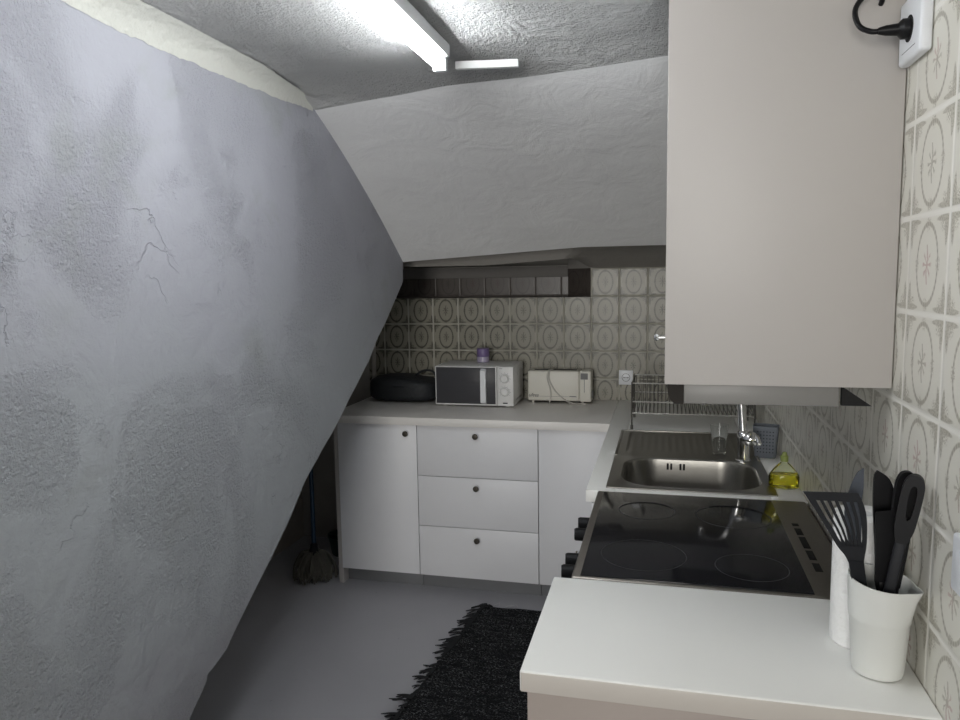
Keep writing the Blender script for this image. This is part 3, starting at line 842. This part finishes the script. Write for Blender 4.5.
t = thing('sponge_caddy', 'grey blue plastic sponge caddy beside the tap', 'caddy', (-.052, -1.16, H))
Rm = Matrix.Translation((-.052, -1.155, H + .0006)) @ Matrix.Rotation(-.20, 4, 'Z')
bm = B()
def ringr(z, hx, hy, r): return [bm.verts.new((p[0], p[1], z)) for p in rrect(0, 0, hx, hy, r, 6)]
z_r = [(0, .034, .022, .008), (.004, .036, .024, .009), (.116, .044, .030, .010), (.116, .041, .027, .009), (.008, .033, .021, .008)]
RR = [ringr(*a) for a in z_r]
for a, b in zip(RR[:-1], RR[1:]): bridge(a, b)
bm.faces.new(RR[-1]); bm.faces.new(list(reversed(RR[0])))
bm.transform(Rm)
link('tub', bm, M['bluecaddy'], t)
bm = B()
for i in range(6):
    for j in range(7):
        zz = .022 + j * .0125; f = zz / .116
        y = -(.024 + .006 * f) - .0002
        s = bmesh.new(); lathe(s, [(.0022, 0), (.0022, -.0006)], (-.026 + i * .0104, y, zz), 8, 'y'); merge(bm, s)
bm.transform(Rm)
link('perforations', bm, M['hole'], t)

t = thing('soap_bottle', 'clear washing up liquid bottle with yellow liquid and lime cap', 'bottle', (-.048, -1.55, H))
sxp, syp = -.048, -1.555
bm = B(); lathe(bm, [(.038, 0), (.044, .004), (.045, .036), (.042, .044), (.032, .058), (.018, .074), (.011, .080), (.011, .088)], (sxp, syp, H + .0006), 32, sy=.62); link('shell', bm, M['bottle'], t)
bm = B(); lathe(bm, [(.036, .0035), (.0415, .006), (.0425, .034), (.040, .042), (.002, .0422)], (sxp, syp, H + .0006), 32, sy=.6); link('liquid', bm, M['soap'], t)
bm = B(); lathe(bm, [(.0118, .084), (.012, .100), (.008, .103), (.006, .112), (.003, .113)], (sxp, syp, H + .0006), 20); link('cap', bm, M['lime'], t)

# ------------------------------------------------------------------ near worktop
bm = B()
px_, py_ = -.064, -2.548
prof = [(.0185, .002), (.0200, 0), (.047, 0), (.049, .002), (.049, .236), (.047, .238), (.021, .238), (.0185, .236), (.0185, .002)]
lathe(bm, prof, (px_, py_, H + .0005), 48, cap=False)
tag(link('paper_towel_roll', bm, M['paper'], loc=(px_, py_, H)), 'white embossed kitchen paper roll standing behind the utensil pot', 'paper towel')

cx_, cy_ = -.0605, -2.655
t = thing('utensil_pot', 'off white plastic jug pot holding black kitchen utensils', 'pot', (cx_, cy_, H))
bm = B()
def cup_ring(r, h, tilt=0, spout=0, seg=56):
    ring = []
    for i in range(seg):
        a = 2 * PI * i / seg
        rr_ = r * .95
        d = math.atan2(math.sin(a - (-.55)), math.cos(a - (-.55)))
        rr_ += spout * math.exp(-(d / .28) ** 2)
        ring.append(bm.verts.new((cx_ + rr_ * math.cos(a), cy_ + rr_ * math.sin(a), H + .0005 + h + tilt * math.cos(a - 2.4))))
    return ring
rs = [cup_ring(.034, 0), cup_ring(.0405, .002), cup_ring(.0420, .008), cup_ring(.0475, .092), cup_ring(.0490, .094), cup_ring(.0495, .100), cup_ring(.0515, .135, .001, .006), cup_ring(.0525, .160, .006, .013),
      cup_ring(.0505, .160, .006, .013), cup_ring(.0495, .135, .001, .006), cup_ring(.045, .08), cup_ring(.040, .006)]
for a, b in zip(rs[:-1], rs[1:]): bridge(a, b)
bm.faces.new(list(reversed(rs[0]))); bm.faces.new(rs[-1])
link('jug', bm, M['cup'], t)

# utensils: built in a local frame (z up along the shaft, x across, thickness y) and leaned into the pot
def frame(base, tip, facing):
    b, tp = Vector(base), Vector(tip); z = (tp - b).normalized()
    y = -Vector(facing); y = (y - z * y.dot(z)).normalized(); x = y.cross(z)
    m = Matrix((x, y, z)).transposed().to_4x4(); m.translation = b
    return m
def flat_prism(bm, outline, th, holes=()):
    """outline in x,z; extruded in y. Holes through triangle fill"""
    from mathutils.geometry import tessellate_polygon
    loops = [outline] + list(holes)
    pts = [p for l in loops for p in l]
    tris = tessellate_polygon([[Vector((p[0], p[1], 0)) for p in l] for l in loops])
    va = [bm.verts.new((p[0], -th / 2, p[1])) for p in pts]; vb = [bm.verts.new((p[0], th / 2, p[1])) for p in pts]
    for tr in tris:
        try: bm.faces.new([va[i] for i in tr]); bm.faces.new([vb[i] for i in reversed(tr)])
        except ValueError: pass
    o = 0
    for l in loops:
        n = len(l)
        for i in range(n):
            j = (i + 1) % n
            bm.faces.new((va[o + i], va[o + j], vb[o + j], vb[o + i]))
        o += n
def curve_out(pts, n=5):
    P = smooth_path([(p[0], p[1], 0) for p in pts], n); return [(p.x, p.y) for p in P]

FACE = (.05, -1, .12)
# slotted turner: broad slotted blade with a level top edge, short neck, flat shaft going down into the pot
b0 = (-.070, -2.662, H + .014)
t = thing('slotted_turner', 'charcoal slotted turner leaning left out of the utensil pot', 'utensil', b0)
TY = -2.678
Lc = smooth_path([(-.116, 1.072, 0), (-.123, 1.085, 0), (-.1357, 1.101, 0), (-.163, 1.147, 0), (-.1886, 1.187, 0)], 5)
Rc = smooth_path([(-.106, 1.189, 0), (-.0965, 1.168, 0), (-.0917, 1.144, 0), (-.0905, 1.108, 0), (-.0925, 1.085, 0), (-.094, 1.072, 0)], 5)
outline = [(p.x, p.y) for p in Lc] + [(p.x, p.y) for p in Rc]
def lx(z): return -.1886 + (1.187 - z) / (1.187 - 1.100) * .0535
def rx(z): return -.106 + .0155 * min(1, max(0, (1.189 - z) / .06)) ** .7
holes = []
for k in range(6):
    a, b = (k + .62) / 6.3, (k + .62 + .50) / 6.3
    zs_ = [1.100, 1.112, 1.128, 1.146, 1.162, 1.174]
    fl = [(.86, .14), (.80, .2), (.9, .1), (1, 0), (1, 0), (1, 0)]
    lft, rgt = [], []
    for i, z in enumerate(zs_):
        w = (rx(z) - lx(z)); shr = .08 if i == 0 else 0
        m_ = .10 if z < 1.13 else .06
        lft.append((lx(z) + w * (m_ + (1 - 2 * m_) * (a + shr)), z)); rgt.append((lx(z) + w * (m_ + (1 - 2 * m_) * (b - shr)), z))
    holes.append(lft + rgt[::-1])
bm = B(); flat_prism(bm, outline, .0032, holes)
bm.transform(Matrix.Translation((0, TY, 0)))
link('blade', bm, M['charcoal'], t)
bm = B(); prism(bm, [(-.116, TY - .0035, 1.076), (-.094, TY - .0035, 1.076), (-.084, TY + .012, 1.03), (-.062, TY + .024, H + .016), (-.080, TY + .024, H + .016), (-.106, TY + .012, 1.03)], (0, .007, 0)); link('handle', bm, M['charcoal'], t)

def utensil(name, label, base, tip, outline_f, th, m, facing=FACE, hw=.009, hth=.008, parts=('blade', 'handle'), h_len=None, m2=None):
    t = thing(name, label, 'utensil', base)
    L = (Vector(tip) - Vector(base)).length
    mt = frame(base, tip, facing)
    bm = B(); flat_prism(bm, outline_f(L), th); bm.transform(mt); link(parts[0], bm, m, t)
    bm = B(); box(bm, (-hw, -hth / 2, 0), (hw, hth / 2, (h_len or L * .55)), .003); bm.transform(mt); link(parts[1], bm, m2 or m, t)
    return t
# pointed blue-grey blade behind the turner
utensil('knife', 'pointed blue grey blade standing behind the slotted turner', (-.088, -2.636, H + .012), (-.0895, -2.622, 1.217),
        lambda L: curve_out([(-.009, L * .5), (-.024, L - .09), (-.021, L - .05), (-.008, L - .012), (.004, L)], 4) + [(.0045, L - .03), (.002, L - .06), (.003, L * .5)], .002, M['bluegrey'], hw=.006)
# dark rounded spatula at the back
utensil('spatula', 'dark rounded spatula at the back of the utensil pot', (-.052, -2.630, H + .012), (-.052, -2.612, 1.211),
        lambda L: curve_out([(-.008, L * .45), (-.014, L - .09), (-.016, L - .05), (-.0155, L - .012), (-.011, L)], 4) + curve_out([(-.009, L), (.008, L - .013), (.017, L - .04), (.018, L - .09), (.008, L * .45)], 4), .005, M['black'], hw=.007)
# broad flat black turner
utensil('flat_turner', 'broad flat black turner with straight top edge in the utensil pot', (-.054, -2.652, H + .012), (-.055, -2.655, 1.153),
        lambda L: [(-.010, L * .45), (-.0155, L * .55), (-.0185, L - .002), (-.0165, L), (.021, L + .006), (.024, L + .003), (.0215, L * .55), (.010, L * .45)], .003, M['black'], hw=.010)
# handle with hanging hole (foreground)
b0 = (-.072, -2.668, H + .020); tp = (-.0255, -2.688, 1.226)
t = thing('ladle', 'black utensil handle with long hanging hole, rightmost in the pot', 'utensil', b0)
L = (Vector(tp) - Vector(b0)).length; mt = frame(b0, tp, (-.25, -1, .1))
bm = B()
zt_ = L
out = curve_out([(-.008, L - .115), (-.012, L - .10), (-.0145, L - .085), (-.0155, L - .05), (-.0150, L - .02), (-.010, L - .005), (0, L), (.010, L - .005), (.0150, L - .02), (.0155, L - .05), (.0145, L - .085), (.012, L - .10), (.008, L - .115)], 4)
hole = curve_out([(.0015, L - .076), (.005, L - .070), (.0065, L - .045), (.0055, L - .024), (.001, L - .018), (-.004, L - .024), (-.0045, L - .045), (-.002, L - .070), (.0015, L - .076)], 3)[:-1]
flat_prism(bm, out, .013, [hole]); bmesh.ops.remove_doubles(bm, verts=list(bm.verts), dist=1e-6)
bm.transform(mt); link('grip', bm, M['black'], t)
bm = B(); box(bm, (-.0085, -.005, 0), (.0085, .005, L - .108), .003); bm.transform(mt); link('shaft', bm, M['charcoal'], t)
# second black grip behind it
utensil('serving_spoon', 'black rounded handle just behind the one with the hanging hole', (-.045, -2.640, H + .012), (-.028, -2.652, 1.222),
        lambda L: curve_out([(-.008, L * .4), (-.014, L - .12), (-.0165, L - .04), (-.012, L - .008), (0, L), (.012, L - .008), (.0165, L - .04), (.014, L - .12), (.008, L * .4)], 4), .010, M['black'], hw=.008)

# ------------------------------------------------------------------ rug
t = thing('rag_rug', 'black woven rag rug with ragged fringe on the grey floor', 'rug', (-.95, -1.45, 0))
def rug_left(y): return -1.221 + (-.722 - y) * -.104 + noise.noise(Vector((y * 7, 2, 0))) * .012
bm = B(); g = []
ny, nxr = 60, 30
for j in range(ny + 1):
    y = -.722 - 1.50 * j / ny
    row = []
    for i in range(nxr + 1):
        s = i / nxr
        x0 = rug_left(y); x1 = -.655 - .02 * s
        x = x0 + (x1 - x0) * s
        yy = y + .018 * s * (1 - j / ny) + (noise.noise(Vector((x * 12, 1, 5))) * .006 if j == 0 else 0)
        e = 0.3 if i in (0, nxr) or j in (0, ny) else 1
        row.append(bm.verts.new((x, yy, .001 + .009 * e + e * .003 * noise.noise(Vector((x * 14, y * 30, 0))))))
    g.append(row)
for j in range(ny):
    for i in range(nxr): bm.faces.new((g[j][i], g[j + 1][i], g[j + 1][i + 1], g[j][i + 1]))
brd = [g[0][i] for i in range(nxr + 1)] + [g[j][nxr] for j in range(1, ny + 1)] + [g[ny][i] for i in range(nxr - 1, -1, -1)] + [g[j][0] for j in range(ny - 1, 0, -1)]
dn = [bm.verts.new((v.co.x, v.co.y, .0003)) for v in brd]
for i in range(len(brd)):
    k = (i + 1) % len(brd); bm.faces.new((brd[i], brd[k], dn[k], dn[i]))
bm.faces.new(dn)
link('weave', bm, M['rug'], t)
bm = B()
def strip(bm, p, d, ln, w, bend):
    d = Vector(d).normalized(); s = Vector((-d.y, d.x, 0)); rows = []
    n = 6
    for k in range(n + 1):
        f = k / n
        c = Vector(p) + d * ln * f + s * bend * f * f
        z = .010 * (1 - f) + .0025 + .004 * math.sin(f * PI)
        ww = w * (1 - f * .75)
        rows.append([bm.verts.new((c.x - s.x * ww, c.y - s.y * ww, z)), bm.verts.new((c.x, c.y, z + .004 * (1 - f * .6))), bm.verts.new((c.x + s.x * ww, c.y + s.y * ww, z)), bm.verts.new((c.x, c.y, max(.0006, z - .004)))])
    for a, b in zip(rows[:-1], rows[1:]):
        for i in range(4): bm.faces.new((a[i], a[(i + 1) % 4], b[(i + 1) % 4], b[i]))
    bm.faces.new(rows[-1])
y = -.715
while y > -2.2:
    ln = random.choice([.02, .03, .04, .05, .065, .08]) * random.uniform(.8, 1.15)
    for q in range(random.choice([2, 3, 3])):
        strip(bm, (rug_left(y) + .012, y + random.uniform(-.006, .006), 0), (-1, random.uniform(-.35, .35) - .06, 0), ln * random.uniform(.6, 1.1), random.uniform(.003, .006), random.uniform(-.012, .012))
    y -= random.uniform(.008, .020)
for q in range(14):
    strip(bm, (-1.221 + random.uniform(-.01, .03), -.728 + random.uniform(-.01, .004), 0), (random.uniform(-.8, .6), random.uniform(.2, 1), 0), random.uniform(.015, .035), .004, random.uniform(-.01, .01))
o = link('fringe', bm, M['fringe'], t); o['kind'] = 'stuff'
for (x, dx, l) in ((-1.175, .02, .045), (-1.15, -.01, .05), (-1.10, .015, .035), (-1.06, -.02, .045), (-1.12, .03, .03)):
    bm = B(); tube(bm, [(x, -.715, .008), (x + dx * .5, -.715 + l * .6, .006), (x + dx, -.715 + l, .002)], .0011, 5, 4); link('loose_thread', bm, M['thread'], t)

# ------------------------------------------------------------------ mop and bucket
t = thing('mop', 'string mop with blue handle standing on the floor under the stairs', 'mop', (-2.155, -.56, 0))
mxp, myp = -2.16, -.575
bm = B(); tube(bm, [(mxp, myp, .13), (mxp - .02, myp + .04, .55), (mxp - .045, myp + .09, .95)], .0115, 14, 4); link('handle', bm, M['mop_blue'], t)
bm = B(); lathe(bm, [(.012, .19), (.018, .18), (.024, .14), (.034, .115), (.03, .108)], (mxp, myp, 0), 20); link('socket', bm, M['charcoal'], t)
bm = B()
for k in range(150):
    a = random.uniform(0, 2 * PI); r = random.uniform(.035, .115) ** 1.0
    r0_ = random.uniform(.005, .026)
    c, s = math.cos(a), math.sin(a); zz = random.uniform(.004, .016)
    j = random.uniform(-.3, .3)
    tube(bm, [(mxp + c * r0_, myp + s * r0_, .125), (mxp + c * r * .55, myp + s * r * .55, .128 + random.uniform(-.015, .02)), (mxp + c * r * .95, myp + s * r * .95, .07), (mxp + math.cos(a + j) * r, myp + math.sin(a + j) * r, zz)], .0042, 5, 4)
o = link('yarn_head', bm, M['mop_yarn'], t); o['kind'] = 'stuff'
t = thing('bucket', 'dark green plastic tub on the floor behind the mop', 'tub', (-2.125, -.22, 0))
bm = B(); lathe(bm, [(.085, 0), (.088, .004), (.105, .10), (.110, .102), (.110, .107), (.102, .107), (.084, .008), (.002, .007)], (-2.145, -.20, .0005), 32); link('tub', bm, M['green'], t)
bm = B(); tube(bm, [(-2.253, -.20, .100), (-2.225, -.245, .118), (-2.145, -.275, .125), (-2.065, -.245, .118), (-2.037, -.20, .100)], .003, 8, 6); link('handle', bm, M['green'], t)

# ------------------------------------------------------------------ light, world, camera
w = bpy.data.worlds.new('World'); S.world = w; w.use_nodes = True
bg = w.node_tree.nodes['Background']; bg.inputs[0].default_value = (.86, .92, 1.0, 1); bg.inputs[1].default_value = .35

al = bpy.data.lights.new('room_light', 'AREA'); al.shape = 'RECTANGLE'; al.size = 1.3; al.size_y = 1.5; al.energy = 95; al.color = (1, .97, .92)
ao = bpy.data.objects.new('room_light', al); C.objects.link(ao); ao.location = (-1.05, -7.5, 1.55)
ao.rotation_euler = (Vector((-1.05, 0, 1.0)) - Vector(ao.location)).to_track_quat('-Z', 'Y').to_euler()
cam = bpy.data.cameras.new('Camera'); co = bpy.data.objects.new('Camera', cam); C.objects.link(co)
yaw, pitch, roll, f = .2455, .1127, .0164, 740.08
c_, s_ = math.cos(yaw), math.sin(yaw)
r = Vector((c_, s_, 0)); f0 = Vector((-s_, c_, 0))
cp_, sp_ = math.cos(pitch), math.sin(pitch)
fw = f0 * cp_ + Vector((0, 0, -sp_)); up = f0 * sp_ + Vector((0, 0, cp_))
cr_, sr_ = math.cos(roll), math.sin(roll)
R_ = r * cr_ - up * sr_; U_ = r * sr_ + up * cr_
mw = Matrix((R_, U_, -fw)).transposed().to_4x4(); mw.translation = (-.4121, -3.9514, 1.5464)
co.matrix_world = mw
cam.sensor_fit = 'HORIZONTAL'; cam.sensor_width = 36; cam.lens = f / 960 * 36; cam.clip_start = .05
S.camera = co
S.view_settings.view_transform = 'Standard'; S.view_settings.look = 'None'; S.view_settings.exposure = 0
for o in C.objects:
    if '_o' in o: del o['_o']
